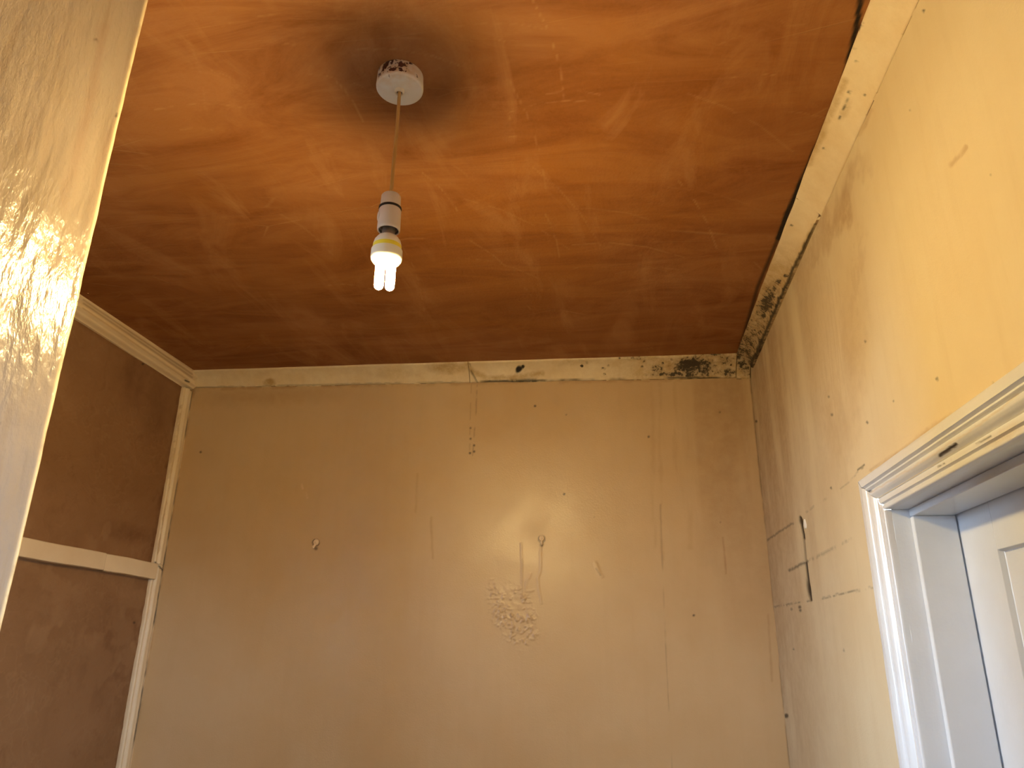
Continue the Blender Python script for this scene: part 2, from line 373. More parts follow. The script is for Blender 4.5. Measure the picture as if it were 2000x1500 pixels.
# ------------------------------------------------------------------ right wall (doorway cut out)
# door geometry, heights relative to the floor
AX = 0.462; AO_Y, AO_Z = 1.518, ZC+0.3186       # architrave: face plane, outer corner
OP_Y, OP_Z = 1.450, ZC+0.2505                   # clear opening: far side, head
OP_N = 0.690                                    # clear opening: near side
ys = axis((-1.75, W2[0], .05), (W2[0], W2[1], .05), (W2[1], .62, .05), (.62, .67, .01), (.67, 1.47, .0035), (1.47, 2.68, .0035)); zs = axis((0, 1.50, .05), (1.50, W2[2], .0035), (W2[2], ZC+.275, .0035), (ZC+.275, W2[3], .0035), (W2[3], 2.70, .0035), (2.70, 2.80, .02))
Yg, Zg = np.meshgrid(ys, zs, indexing='ij')
P = np.stack([np.full_like(Yg, XR), Yg, Zg], -1)
q = project(P)
D = (fbm(Yg*3, Zg*3, 61)-.5)*0.002
ragged = (fbm(Yg*45, Zg*45, 62)-.5)[..., None]*np.array([7.0, 7.0])
crack, stain, pale = zeros(P), zeros(P), zeros(P)
slit = line(q, [(1562, 1010), (1569, 1045), (1574, 1100), (1580, 1150), (1583, 1172)], 2.3, .5)*np.where(np.abs(q[..., 1]-1075) < 22, .45, 1)
slit = np.maximum(slit, blob(q, (1564, 1018), 3.6, 9, -12, .4)); slit = np.maximum(slit, blob(q, (1579, 1150), 3.6, 20, -8, .5))
crack = np.maximum(crack, slit)
def cr(pts, wd, s, sd, lo=.3, hi=.5):
    global crack
    crack = np.maximum(crack, .8*s*line(q+ragged*.45, pts, wd*.8, .8)*smooth(fbm(Yg*26, Zg*26, sd), lo, hi))
cr([(1496, 1057), (1520, 1040), (1548, 1022)], 2.2, .8, 71, .2, .4); cr([(1575, 1000), (1600, 982), (1630, 965)], 1.8, .45, 72, .4, .55)
cr([(1542, 1114), (1560, 1105), (1577, 1096)], 3.0, .95, 73, .1, .3); cr([(1583, 1093), (1620, 1075), (1660, 1052)], 3.4, .45, 74, .4, .55)
cr([(1486, 1190), (1530, 1182), (1583, 1173)], 2.0, .75, 75); cr([(1600, 1170), (1650, 1158), (1704, 1147)], 1.8, .8, 76, .3, .45)
cr([(1676, 918), (1688, 908)], 2.0, 1.0, 77, .0, .1); cr([(1640, 955), (1662, 938), (1676, 922)], 1.5, .4, 78)
for x, y, r_, s in ((1625, 810, 2.5, .7), (1619, 775, 2, .6), (1694, 825, 2.2, .8), (1690, 667, 2, .7), (1745, 783, 1.8, .6), (1804, 21, 2.6, .9), (1777, 215, 2, .4), (1562, 1186, 3, .8), (1563, 1192, 2.5, .8), (1546, 1190, 2.4, .6),
                    (1623, 953, 2, .8), (1536, 1398, 4, .95), (1550, 1268, 1.8, .7), (1477, 823, 2.4, .9), (1830, 740, 3, .7), (1941, 750, 3, .5), (1648, 1270, 2, .5), (1935, 340, 2, .4)):
    crack = np.maximum(crack, s*blob(q, (x, y), r_, r_*1.1, 0, .5))
gouge = line(q+ragged*.6, [(1857, 322), (1866, 312), (1876, 302), (1886, 287)], 4.0, .5)
stain = np.maximum(stain, .55*gouge); D -= 0.0012*gouge
scr = np.maximum(blob(q+ragged*4, (1640, 400), 30, 95, 27, .4), blob(q+ragged*4, (1598, 480), 24, 70, 24, .5)*.9)
stain = np.maximum(stain, .62*scr*smooth(fbm(Yg*9, Zg*9, 81), .28, .5))
stain = np.maximum(stain, .45*line(q+ragged*.6, [(1700, 215), (1688, 245), (1676, 262)], 4.5, .6))
for k in range(15):                            # scrape marks below the coving
    x = 1562+k*5.2; y0 = 520+((k*37) % 50); stain = np.maximum(stain, (.5-.018*k)*line(q+ragged*.2, [(x, y0), (x+12, y0+95), (x+24, y0+150+((k*53) % 120))], 1.2, .6)*smooth(fbm(Yg*60, Zg*12, 90+k), .3, .5))
stain = np.maximum(stain, .7*smooth(q[..., 0], 1700, 1480)*smooth(fbm(Yg*10, Zg*2.0, 82), .15, .6))  # grime, with the light's falloff towards the corner painted in as darker tone
stain = np.maximum(stain, .42*blob(q+ragged*6, (1640, 760), 34, 190, 6, .8)*smooth(fbm(Yg*12, Zg*3, 83), .3, .6))
stain = np.maximum(stain, .35*blob(q+ragged*5, (1665, 610), 8, 130, 6, .8))
stain = np.maximum(stain, .5*line(q+ragged*.5, [(1900, 790), (1830, 826), (1760, 880), (1700, 918)], 3, .6))
stain = np.maximum(stain, .40*blob(q+ragged*3, (1960, 770), 60, 13, -32, .6))
D -= 0.004*slit
P[..., 0] -= D
my = (ys[:-1]+ys[1:])/2; mz = (zs[:-1]+zs[1:])/2
keep = ~((my[:, None] > .665) & (my[:, None] < 1.472) & (mz[None, :] < ZC+.274))
keep &= ~((my[:, None] > W2[0]) & (my[:, None] < W2[1]) & (mz[None, :] > W2[2]) & (mz[None, :] < W2[3]))
wall_right = grid_mesh('wall_right', P, M['right'], {'crack': crack, 'stain': stain, 'pale': pale}, None, 'structure', keep=keep)
bm = bmesh.new(); c = on_x(1573, 1023)
bmesh.ops.create_icosphere(bm, subdivisions=3, radius=1)
for v in bm.verts:
    n = 1+.25*(vnoise(np.array(v.co.x*2+5), np.array(v.co.z*2+v.co.y), 4)-.5)
    v.co = Vector((c[0]+v.co.x*.004*n, c[1]+v.co.y*.011*n, c[2]+v.co.z*.013*n-0.004*abs(v.co.y)))
bm_obj('filler_lump', bm, M['filler'], wall_right, None, True)['label'] = 'white lump of filler at the top of the crack'

# ------------------------------------------------------------------ coving along the back and right walls
def coving(name, parent, p0, p1, inward, pd0, pd1, sag, marks, step=.003, seed=0, top_gap=0.0, lip=.006):
    """p0,p1: ends on the wall line; pd: (projection, drop) at each end; sag: hollow of the face."""
    p0, p1 = np.array(p0), np.array(p1); L = np.linalg.norm(p1-p0); n = max(3, int(L/step)); t = np.linspace(0, 1, n)
    prof = [(0, 1, -.006, 0), (.0, 1, lip, 0)]
    K = 18
    for k in range(K+1):
        s = k/K; prof.append((s, 1-s, lip*(1-s), .006*s))
    prof += [(1, 0, 0, 0)]
    P = np.zeros((n, len(prof), 3))
    for j, (a, d, oa, od) in enumerate(prof):
        pr = pd0[0]+(pd1[0]-pd0[0])*t; dr = pd0[1]+(pd1[1]-pd0[1])*t
        s = np.clip((j-2)/K, 0, 1); hol = sag*math.sin(math.pi*s)
        wv = (fbm(t*L*9, t*0+j*.02, seed)-.5)*.004
        off = a*pr+oa-hol*.7+(wv if j > 1 else 0); off = np.maximum(off, 0) if j else off
        z = ZT-top_gap-(d*dr+od*1.0)+hol*.7+wv*(1 if j < 4 else .3)
        base = p0+(p1-p0)*t[:, None]
        P[:, j, :2] = base+inward*off[:, None]; P[:, j, 2] = z
    q = project(P); A = {k: zeros(P) for k in ('mould', 'stain', 'crack')}
    rag = (fbm(P[..., 0]*50+P[..., 1]*50, P[..., 2]*50, seed+5)-.5)[..., None]*np.array([9., 9.])
    for kind, fn in marks: A[kind] = np.maximum(A[kind], fn(q, rag, P))
    return grid_mesh(name, P, M['coving'], A, parent, None)

trim_1 = link(bpy.data.objects.new('trim_1', None), None, 'structure'); trim_1['label'] = 'mould-stained cream coving along the back wall'
trim_2 = link(bpy.data.objects.new('trim_2', None), None, 'structure'); trim_2['label'] = 'cracked cream coving along the right wall'
ub = lambda u: BL+du*u
def pdb(u): s = u/2.122; return (.056+.010*s, .055+.016*s)
uj1 = (on_back(918, 757)[0]-BL[0])/du[0]; uc = 2.122-.052
bmarks = [('mould', lambda q, r, P: .9*blob(q+r, (1357, 715), 42, 17, 0, .6)), ('mould', lambda q, r, P: .65*blob(q+r, (1283, 719), 13, 10, 0, .5)),
          ('mould', lambda q, r, P: .5*blob(q+r, (1417, 705), 20, 12, 0, .7)), ('mould', lambda q, r, P: .62*blob(q+r, (1420, 727), 22, 9, 0, .7)),
          ('mould', lambda q, r, P: .62*blob(q+r, (1390, 693), 30, 5, 0, .7)), ('mould', lambda q, r, P: .42*blob(q+r, (1245, 697), 30, 6, 0, .7)), ('mould', lambda q, r, P: .18*smooth(q[..., 0], 1200, 1420)),
          ('mould', lambda q, r, P: .75*blob(q+r*.6, (1330, 731), 70, 5, 0, .7)),
          ('stain', lambda q, r, P: .8*line(q+r, [(910, 708), (925, 728), (950, 737), (1000, 738), (1060, 730)], 6, .9)), ('stain', lambda q, r, P: .6*blob(q+r, (1130, 706), 50, 8, -6, .8)),
          ('stain', lambda q, r, P: .75*blob(q+r, (872, 716), 42, 16, 0, .5)), ('stain', lambda q, r, P: .45*blob(q+r, (770, 730), 70, 12, 0, .8)), ('stain', lambda q, r, P: .8*smooth(q[..., 0], 1060, 1330)),
          ('stain', lambda q, r, P: .9*blob(q+r*.5, (526, 747), 13, 8, 0, .4)), ('stain', lambda q, r, P: .25+0*q[..., 0]),
          ('crack', lambda q, r, P: blob(q+r*.5, (1014, 722), 5, 8, 35, .3)), ('crack', lambda q, r, P: blob(q+r*.5, (1021, 716), 3, 4, 35, .3)),
          ('crack', lambda q, r, P: .6*line(q+r*.3, [(903, 702), (918, 712), (922, 728), (934, 750)], 1.6, .5)*smooth(fbm(P[..., 0]*60, P[..., 2]*60, 3), .3, .5)),
          ('crack', lambda q, r, P: .85*line(q+r*.35, [(930, 746), (1100, 742), (1300, 738), (1462, 738)], 2.0, .5)*smooth(fbm(P[..., 0]*9, P[..., 2]*9, 4), .25, .45)),
          ('crack', lambda q, r, P: .35*line(q+r*.35, [(380, 757), (700, 750), (930, 746)], 1.6, .5)*smooth(fbm(P[..., 0]*9, P[..., 2]*9, 5), .3, .5)),
          ('crack', lambda q, r, P: .9*line(q+r*.5, [(1000, 744), (1045, 743)], 3.5, .7)*smooth(fbm(P[..., 0]*80, P[..., 2]*80, 6), .3, .5)),
          ('mould', lambda q, r, P: .75*blob(q+r, (1452, 712), 10, 26, -25, .8))]
for k in range(16):
    x, y = random.Random(k).uniform(1100, 1440), random.Random(k+50).uniform(698, 734)
    bmarks.append(('mould', lambda q, r, P, x=x, y=y: .6*blob(q+r*.3, (x, y), 3.2, 2.8, 0, .4)))
coving('coving_length', trim_1, ub(.012), ub(uj1-.0008), nn, pdb(0), pdb(uj1), .007, bmarks, seed=1)
coving('coving_length', trim_1, ub(uj1+.0008), ub(uc-.001), nn, pdb(uj1), pdb(uc), .008, bmarks, seed=2)
coving('coving_corner', trim_1, ub(uc+.0006), ub(2.118), nn, (.069, .074), (.066, .075), .006, bmarks, seed=3)
nx = np.array([-1.0, 0.0])
rmarks = [('mould', lambda q, r, P: .62*smooth(q[..., 1], 480, 640)*(0.55+.45*smooth(q[..., 1], 600, 690))), ('mould', lambda q, r, P: .8*blob(q+r, (1498, 590), 14, 40, 25, .7)),
          ('stain', lambda q, r, P: .85*smooth(q[..., 1], 420, 560)), ('stain', lambda q, r, P: .9*line(q+r, [(1590, 445), (1555, 520), (1510, 610)], 7, .9)),
          ('stain', lambda q, r, P: .7*line(q+r, [(1650, 160), (1610, 250), (1580, 320)], 8, .9)), ('stain', lambda q, r, P: .16+0*q[..., 0]),
          ('stain', lambda q, r, P: .5*blob(q+r, (1650, 215), 10, 25, 20, .6)),
          ('crack', lambda q, r, P: .8*line(q+r*.8, [(1660, 178), (1650, 205), (1641, 232)], 2.4, .6)*smooth(fbm(P[..., 1]*60, P[..., 2]*60, 3), .3, .5)),
          ('crack', lambda q, r, P: line(q+r*1.6, [(1692, 8), (1682, 40), (1675, 66)], 3.0, .6)*smooth(fbm(P[..., 1]*90, P[..., 2]*90, 2), .42, .55)),
          ('crack', lambda q, r, P: .9*line(q+r*.5, [(1592, 440), (1540, 545), (1466, 715)], 3.0, .6)*smooth(fbm(P[..., 1]*9, P[..., 2]*9, 7), .15, .35)),
          ('crack', lambda q, r, P: .8*np.max([blob(q, c, 2.2, 2.2, 0, .4) for c in ((1673, 120), (1688, 185), (1546, 440), (1609, 290), (1669, 95))], axis=0))]
for k in range(14):
    t = random.Random(k+9).uniform(0, 1); x, y = 1545-t*85+random.Random(k+70).uniform(-14, 14), 520+t*170
    rmarks.append(('mould', lambda q, r, P, x=x, y=y: .75*blob(q+r*.3, (x, y), 5, 4, 0, .4)))
coving('coving_length', trim_2, (XR, -1.58), (XR, 1.557), nx, (.047, .055), (.050, .057), .003, rmarks, seed=4, lip=.001)
coving('coving_length', trim_2, (XR, 1.5595), (XR, 2.535), nx, (.050, .052), (.052, .059), .008, rmarks, seed=5)

# ------------------------------------------------------------------ left wall: brown panels under a moulded rail
WT = 0.16
bm = bmesh.new()
y0, y1, z0, z1 = W1
for d in ((XL-WT, XL-.004, YR-.1, y0, 0, 2.8), (XL-WT, XL-.004, y1, 2.75, 0, 2.8), (XL-WT, XL-.004, y0, y1, 0, z0), (XL-WT, XL-.004, y0, y1, z1, 2.8)): add_box(bm, *d)
wall_left = bm_obj('wall_left', bm, M['panel'], None, 'structure')
def panel(z0, z1, seed):
    ys = axis((.9, 1.75, .03), (1.75, 2.50, .0032)); zs = axis((z0, max(z0+.05, ZC-.5), .04), (max(z0+.05, ZC-.5), z1, .0032))
    Y, Z = np.meshgrid(ys, zs, indexing='ij')
    ridge = smooth(fbm(Y*14, Z*14, seed), .48, .62)*smooth(fbm(Y*4, Z*4, seed+3), .45, .6)
    wr = (1-smooth(np.abs(fbm(Y*32+Z*14, Z*32-Y*10, seed+9, 3)-.5), 0, .07))*smooth(fbm(Y*5, Z*5, seed+5), .42, .58)
    D = (fbm(Y*5, Z*5, seed+1)-.5)*.005+wr*.0009+ridge*.0012
    P = np.stack([XL+D, Y, Z], -1); q = project(P)
    rag = (fbm(Y*30, Z*30, seed+2)-.5)[..., None]*np.array([14., 14.])
    stain = np.maximum(.9*line(q+rag, [(359, 765), (300, 1100), (235, 1500)], 8, .7), .55*blob(q+rag*2, (265, 730), 26, 60, 5, .7))
    stain = np.maximum(stain, .5*blob(q+rag*2, (220, 1290), 60, 90, 0, .8)*smooth(fbm(Y*22, Z*22, seed+4), .4, .6))
    stain = np.maximum(stain, .5*blob(q+rag, (250, 1040), 45, 16, 12, .7)); stain = np.maximum(stain, .45*blob(q+rag, (305, 800), 20, 70, 5, .8))
    stain = np.maximum(stain, .5*line(q+rag*.5, [(160, 632), (260, 695), (358, 760)], 6, .8))  # shadow below the cornice, painted as a darker strip
    crack = np.maximum(.9*blob(q, (279, 711), 2.4, 2.2), .8*blob(q, (262, 1216), 2.4, 2.2))
    crack = np.maximum(crack, .9*line(q+rag*.3, [(357, 768), (342, 850), (308, 1090)], 2.4, .7)*smooth(fbm(Y*20, Z*20, seed+8), .42, .56))
    crack = np.maximum(crack, .9*line(q+rag*.3, [(293, 1136), (262, 1320), (235, 1500)], 2.4, .7)*smooth(fbm(Y*20, Z*20, seed+8), .46, .58))
    pale = np.maximum(.22*wr, .35*ridge)
    grid_mesh('panel', P, M['panel'], {'stain': stain, 'crack': crack, 'pale': pale}, wall_left)
panel(ZC+.243, 2.715, 100); panel(.0, ZC+.240, 130)

def ext_y(name, prof0, prof1, y0, y1, mat, parent, step=.01, seed=0, marks=(), ysplit=None):
    """a moulding along Y whose section runs from prof0 to prof1; sections are (x, z) lists."""
    n = max(2, int((y1-y0)/step)); t = np.linspace(0, 1, n); a, c = np.array(prof0), np.array(prof1)
    Q = a[None]+(c-a)[None]*t[:, None, None]
    wv = (fbm(t*(y1-y0)*8, t*0, seed)-.5)*.003
    P = np.stack([Q[..., 0], np.broadcast_to((y0+(y1-y0)*t)[:, None], Q.shape[:2]), Q[..., 1]+wv[:, None]], -1)
    P = np.repeat(P, 1, 1); q = project(P); A = {'stain': zeros(P), 'crack': zeros(P)}
    rag = (fbm(P[..., 1]*50, P[..., 2]*50, seed+5)-.5)[..., None]*np.array([6., 6.])
    for kind, fn in marks: A[kind] = np.maximum(A[kind], fn(q, rag, P))
    o = grid_mesh(name, P, mat, A, parent, None, flip=True); o.data.set_sharp_from_angle(angle=math.radians(40)); return o
def fine(p, k=5):                             # subdivide a section
    out = []
    for a, c in zip(p[:-1], p[1:]):
        for j in range(k): out.append((a[0]+(c[0]-a[0])*j/k, a[1]+(c[1]-a[1])*j/k))
    return out+[p[-1]]
def cornice(d2, d3, d4, x0):
    T = ZT
    return fine([(x0-.05, T+.002), (x0, T+.002), (x0, T-d2+.006), (x0+.005, T-d2+.002), (x0+.005, T-d2-.002), (x0-.003, T-d2-.005), (x0-.011, T-d2-.009), (x0-.011, T-d3+.007), (x0-.001, T-d3+.003), (x0-.001, T-d3-.001),
            (x0-.010, T-d3-.006), (x0-.013, T-d3-.010), (x0-.030, T-d4+.003), (x0-.033, T-d4), (x0-.050, T-d4)], 3)
trim_3 = link(bpy.data.objects.new('trim_3', None), None, 'structure'); trim_3['label'] = 'cream moulded cornice above the brown panels'
ext_y('cornice_moulding', cornice(.011, .037, .057, -1.606), cornice(.023, .053, .071, -1.617), 1.80, 2.525, M['cream_wood'], trim_3, .004, 3,
      [('stain', lambda q, r, P: .8*line(q+r, [(168, 577), (376, 722)], 2.0, .8)), ('stain', lambda q, r, P: .10+0*q[..., 0]), ('stain', lambda q, r, P: .75*line(q+r*.2, [(163, 592.5), (375, 737)], 1.8, .7)), ('stain', lambda q, r, P: .6*line(q+r*.2, [(162, 602), (367, 742)], 1.6, .8)),
       ('stain', lambda q, r, P: .8*line(q+r*.2, [(163, 585.5), (375, 730.5)], 1.6, .7)),  # groove lines darkened in the colour, standing in for shade beside the ridges
       ('crack', lambda q, r, P: .9*line(q+r*.3, [(362, 743), (369, 746)], 1.6))])
ext_y('cornice_moulding', cornice(.010, .034, .055, -1.600), cornice(.011, .037, .057, -1.606), YR+.02, 1.7995, M['cream_wood'], trim_3, .04, 3)
trim_4 = link(bpy.data.objects.new('trim_4', None), None, 'structure'); trim_4['label'] = 'flat cream rail between the two brown panels'
def rail(zt, zb): return fine([(XL-.01, zt+.002), (XL+.024, zt), (XL+.027, zt-.002), (XL+.027, zb+.002), (XL+.025, zb), (XL-.01, zb-.001)], 3)
ext_y('rail_board', rail(ZC+.272, ZC+.220), rail(ZC+.2695, ZC+.2165), 1.6, 2.198, M['cream_wood'], trim_4, .004, 7,
      [('crack', lambda q, r, P: .9*blob(q, (138, 1095), 2, 2)), ('stain', lambda q, r, P: .25+0*q[..., 0])])
ext_y('rail_board', rail(ZC+.2690, ZC+.2160), rail(ZC+.267, ZC+.2135), 2.1985, 2.478, M['cream_wood'], trim_4, .004, 8, [('stain', lambda q, r, P: .12+0*q[..., 0])])
# upright corner moulding in two lengths
trim_5 = link(bpy.data.objects.new('trim_5', None), None, 'structure'); trim_5['label'] = 'upright cream moulding in the left corner'
sec = fine([(-1.665, 2.476), (-1.641, 2.476), (-1.636, 2.479), (-1.635, 2.484), (-1.639, 2.488), (-1.633, 2.491), (-1.628, 2.496), (-1.628, 2.503), (-1.633, 2.510), (-1.639, 2.514), (-1.638, 2.521), (-1.637, 2.527), (-1.640, 2.533), (-1.640, 2.548)], 3)
def upright(z0, z1, seed):
    zz = np.linspace(z0, z1, max(2, int((z1-z0)/.004))); Q = np.array(sec)
    wv = (fbm(zz*10, zz*0, seed)-.5)*.003; wv2 = (fbm(zz*60, zz*0, seed+1)-.5)*.002
    P = np.zeros((len(zz), len(Q), 3)); P[..., 0] = Q[None, :, 0]+wv[:, None]; P[..., 1] = Q[None, :, 1]+(wv2[:, None]*(np.arange(len(Q)) < 9)[None, :]); P[..., 2] = zz[:, None]
    q = project(P); rag = (fbm(P[..., 1]*90, P[..., 2]*50, seed+5)-.5)[..., None]*np.array([6., 6.])
    stain = np.maximum(.65*line(q+rag, [(359, 757), (308, 1080)], 3.0, .8)*smooth(fbm(P[..., 2]*30, P[..., 1]*90, seed), .42, .56), .2)
    crack = np.maximum(.8*line(q+rag*.2, [(377, 762), (253, 1500)], 1.3, .6)*smooth(fbm(P[..., 2]*8, P[..., 1], 9), .35, .5), line(q+rag*.2, [(302, 1097), (318, 1114)], 1.3, .6))
    o = grid_mesh('corner_moulding', P, M['cream_wood'], {'stain': stain, 'crack': crack}, trim_5); return o
upright(0, ZC+.2665, 3); upright(ZC+.2672, ZT-.072, 6)

# ------------------------------------------------------------------ partition on the left, its end towards the stair
XP, YP = -0.70, 0.800; PT = 0.13
zz = axis((0, 1.62, .05), (1.62, 2.74, .004)); r_ = .009
prof = [(XP, y, 1, 0) for y in axis((YR-.02, .35, .06), (.35, YP-r_, .0035))]
for k in range(1, 9):
    a = k/9*math.pi/2; prof.append((XP-r_+r_*math.cos(a), YP-r_+r_*math.sin(a), math.cos(a), math.sin(a)))
prof += [(XP-r_-.001, YP, 0, 1), (XP-PT+.002, YP, 0, 1), (XP-PT, YP-.002, -1, 0), (XP-PT, YR-.02, -1, 0)]
A = np.array(prof); P = np.zeros((len(A), len(zz), 3)); P[..., 0] = A[:, None, 0]; P[..., 1] = A[:, None, 1]; P[..., 2] = zz[None]
Y, Z = P[..., 1], P[..., 2]; L = np.cumsum(np.r_[0, np.linalg.norm(np.diff(A[:, :2], axis=0), axis=1)])[:, None]+0*Z
q = project(P)
D = (fbm(L*7, Z*2.2, 201)-.5)*.006+(fbm(L*70, Z*22, 202, 3)-.5)*.0012
D += .0065*np.tanh((Z-(ZC+.50))/.12)*(1-smooth(L, L[len(A)-13]-.10, L[len(A)-13]-.005))
bead = np.exp(-((L-L[len(A)-13])/.012)**2)                 # built-up bead at the arris
D += bead*(.0012+.002*(fbm(L*0, Z*14, 203)-.5))
nib = blob(q, (193, 465), 5, 12, 8, .6); D += nib*.0035
D -= .003*blob(q, (186, 500), 4, 14, 10, .5)
P[..., 0] += A[:, None, 2]*D; P[..., 1] += A[:, None, 3]*D
rag = (fbm(L*40, Z*25, 204)-.5)[..., None]*np.array([10., 20.])
stain = np.maximum(.75*line(q+rag, [(162, 495), (163, 520), (155, 560), (146, 600)], 4, .7)*smooth(fbm(L*60, Z*20, 205), .3, .5), .5*line(q+rag, [(268, 60), (228, 230), (200, 330), (180, 400)], 6, .9)*smooth(fbm(L*50, Z*10, 206), .35, .6))
stain = np.maximum(stain, .45*line(q+rag*1.5, [(200, 60), (172, 200), (130, 400)], 11, .9)*smooth(fbm(L*30, Z*5, 207), .35, .6))
stain = np.maximum(stain, .6*line(q+rag, [(150, 600), (130, 700), (95, 850)], 4, .9)*smooth(fbm(L*50, Z*14, 208), .45, .6))
crack = np.maximum(.8*line(q+rag*.2, [(188, 457), (190, 470)], 1.5), .8*line(q, [(189, 441), (196, 442)], 1.4)); crack = np.maximum(crack, .8*blob(q, (228, 226), 2, 4))
crack = np.maximum(crack, .6*blob(q, (182, 78), 5, 2, 30)); crack = np.maximum(crack, .35*blob(q, (6, 827), 3, 3))
grid_mesh('wall_partition', P, M['gloss'], {'stain': stain, 'crack': crack, 'bead': 1-smooth(np.abs(L-L[len(A)-9]), .004, .011)}, None, 'structure')  # bead mask: where the arris highlight is painted

# ------------------------------------------------------------------ rear wall and the two windows (daylight; behind the camera)
box('wall_rear', (-1.8, .8, YR-WT, YR, 0, 2.8), M['right'], None, 'structure')
y0, y1, z0, z1 = W2
bm = bmesh.new()
for d in ((XR+.001, XR+WT, y0-.05, y0, z0-.05, z1+.05), (XR+.001, XR+WT, y1, y1+.05, z0-.05, z1+.05), (XR+.001, XR+WT, y0, y1, z0-.05, z0), (XR+.001, XR+WT, y0, y1, z1, z1+.05)): add_box(bm, *d)
bm_obj('reveal', bm, M['right'], wall_right)
def window(name, along, W, c):
    a0, a1, z0, z1 = W
    def B(bm, p0, p1, q0, q1, t):
        if along == 'y': add_box(bm, c-t, c+t, p0, p1, q0, q1)
        else: add_box(bm, p0, p1, c-t, c+t, q0, q1)
    bm = bmesh.new(); fw = .045
    B(bm, a0, a0+fw, z0, z1, .03); B(bm, a1-fw, a1, z0, z1, .03); B(bm, a0+fw, a1-fw, z0, z0+fw, .03); B(bm, a0+fw, a1-fw, z1-fw, z1, .03)
    f = bm_obj(name, bm, M['white'], None, 'structure')
    bm = bmesh.new(); zm = (z0+z1)/2; B(bm, a0+fw, a1-fw, zm-.02, zm+.02, .025); bm_obj('glazing_bar', bm, M['white'], f)
    for q0, q1 in ((z0+fw, zm-.02), (zm+.02, z1-fw)):
        bm = bmesh.new(); B(bm, a0+fw, a1-fw, q0, q1, .002); bm_obj('pane', bm, M['glass'], f)
window('window_1', 'y', W1, XL-.08); window('window_2', 'y', W2, XR+.08)

# ------------------------------------------------------------------ doorway in the right wall
aprof = [(0, .490), (0, .4645), (.002, .4622), (.0165, .4624), (.0180, .4655), (.0195, .4680), (.0225, .4672), (.0240, .4690), (.0261, .4728), (.0275, .4712), (.0300, .4700), (.0346, .4710), (.0385, .4742),
         (.0420, .4788), (.0445, .4813), (.0462, .4796), (.0485, .4788), (.0551, .4786), (.0560, .4805), (.0570, .4835), (.0585, .4838), (.0592, .4815), (.0605, .4800), (.0670, .4800), (.0681, .4812), (.0681, .4930)]
AP = np.array(fine(aprof, 3))
trim_6 = link(bpy.data.objects.new('trim_6', None), None, 'structure'); trim_6['label'] = 'white moulded door frame with a deep reveal'
sY, sZ = AP[:, 0], AP[:, 0]
def arch(name, a, c, mats, marks, seed, step=.004):
    """a, c: functions s -> (y, z) at the two ends (mitre lines)"""
    E0 = np.array([a(s) for s in AP[:, 0]]); E1 = np.array([c(s) for s in AP[:, 0]])
    n = int(np.abs(E1-E0).max()/step); t = np.linspace(0, 1, n)[:, None, None]
    Q = E0[None]*(1-t)+E1[None]*t
    P = np.zeros((n, len(AP), 3)); P[..., 0] = AP[None, :, 1]; P[..., 1:] = Q
    P[..., 0] += (fbm(Q[..., 0]*25+Q[..., 1]*25, AP[None, :, 0]*120+0*Q[..., 0], seed)-.5)*.0007
    q = project(P); rag = (fbm(Q[..., 0]*60, Q[..., 1]*60, seed+3)-.5)[..., None]*np.array([5., 5.])
    At = {'stain': zeros(P), 'crack': zeros(P)}
    for kind, fn in marks: At[kind] = np.maximum(At[kind], fn(q, rag, P))
    o = grid_mesh(name, P, M['white'], At, trim_6); o.data.set_sharp_from_angle(angle=math.radians(50)); return o
near_o = OP_N-.0681
arch('architrave_head', lambda s: (AO_Y-s-.0004, AO_Z-s), lambda s: (near_o+s, AO_Z-s), 'white',
     [('crack', lambda q, r, P: line(q+r*.5, [(1836, 889), (1848, 881), (1860, 873), (1867, 868)], 3.6, .35)), ('crack', lambda q, r, P: .8*blob(q, (1698, 960), 5, 2.0, -20)),
      ('crack', lambda q, r, P: .8*line(q+r*.6, [(1832, 911), (1856, 898)], 1.5)*smooth(fbm(P[..., 1]*90, P[..., 2]*90, 3), .35, .5)), ('crack', lambda q, r, P: .8*line(q+r*.4, [(1906, 867), (1935, 851)], 1.4)),
      ('stain', lambda q, r, P: .55*line(q+r, [(1700, 962), (1780, 915), (1900, 838), (1990, 770)], 2.0, .8)), ('stain', lambda q, r, P: .5*blob(q+r*3, (1960, 850), 50, 14, -28, .8)), ('stain', lambda q, r, P: .16+0*q[..., 0])], 11)
arch('architrave_leg', lambda s: (AO_Y-s, AO_Z-s-.0006), lambda s: (AO_Y-s, 0), 'white', [('stain', lambda q, r, P: .35*smooth(q[..., 1], 1200, 950))], 12)
arch('architrave_leg', lambda s: (near_o+s, 0), lambda s: (near_o+s, AO_Z-s-.0006), 'white', [], 13)
XD = 0.5985                                   # face of the closed door
L1 = .72
box('jamb', (.4930, L1, OP_Y, OP_Y+.03, 0, OP_Z+.03), M['white'], trim_6)
box('jamb', (.4930, L1, OP_N-.03, OP_N, 0, OP_Z+.03), M['white'], trim_6)
box('head_lining', (.4930, L1, OP_N, OP_Y, OP_Z, OP_Z+.03), M['white'], trim_6)
box('door_stop', (.5227, XD-.003, OP_Y-.014, OP_Y, 0, OP_Z-.014), M['white'], trim_6, None, .002)
box('door_stop', (.5227, XD-.003, OP_N, OP_N+.014, 0, OP_Z-.014), M['white'], trim_6, None, .002)
box('door_stop', (.5227, XD-.003, OP_N, OP_Y, OP_Z-.014, OP_Z), M['white'], trim_6, None, .002)
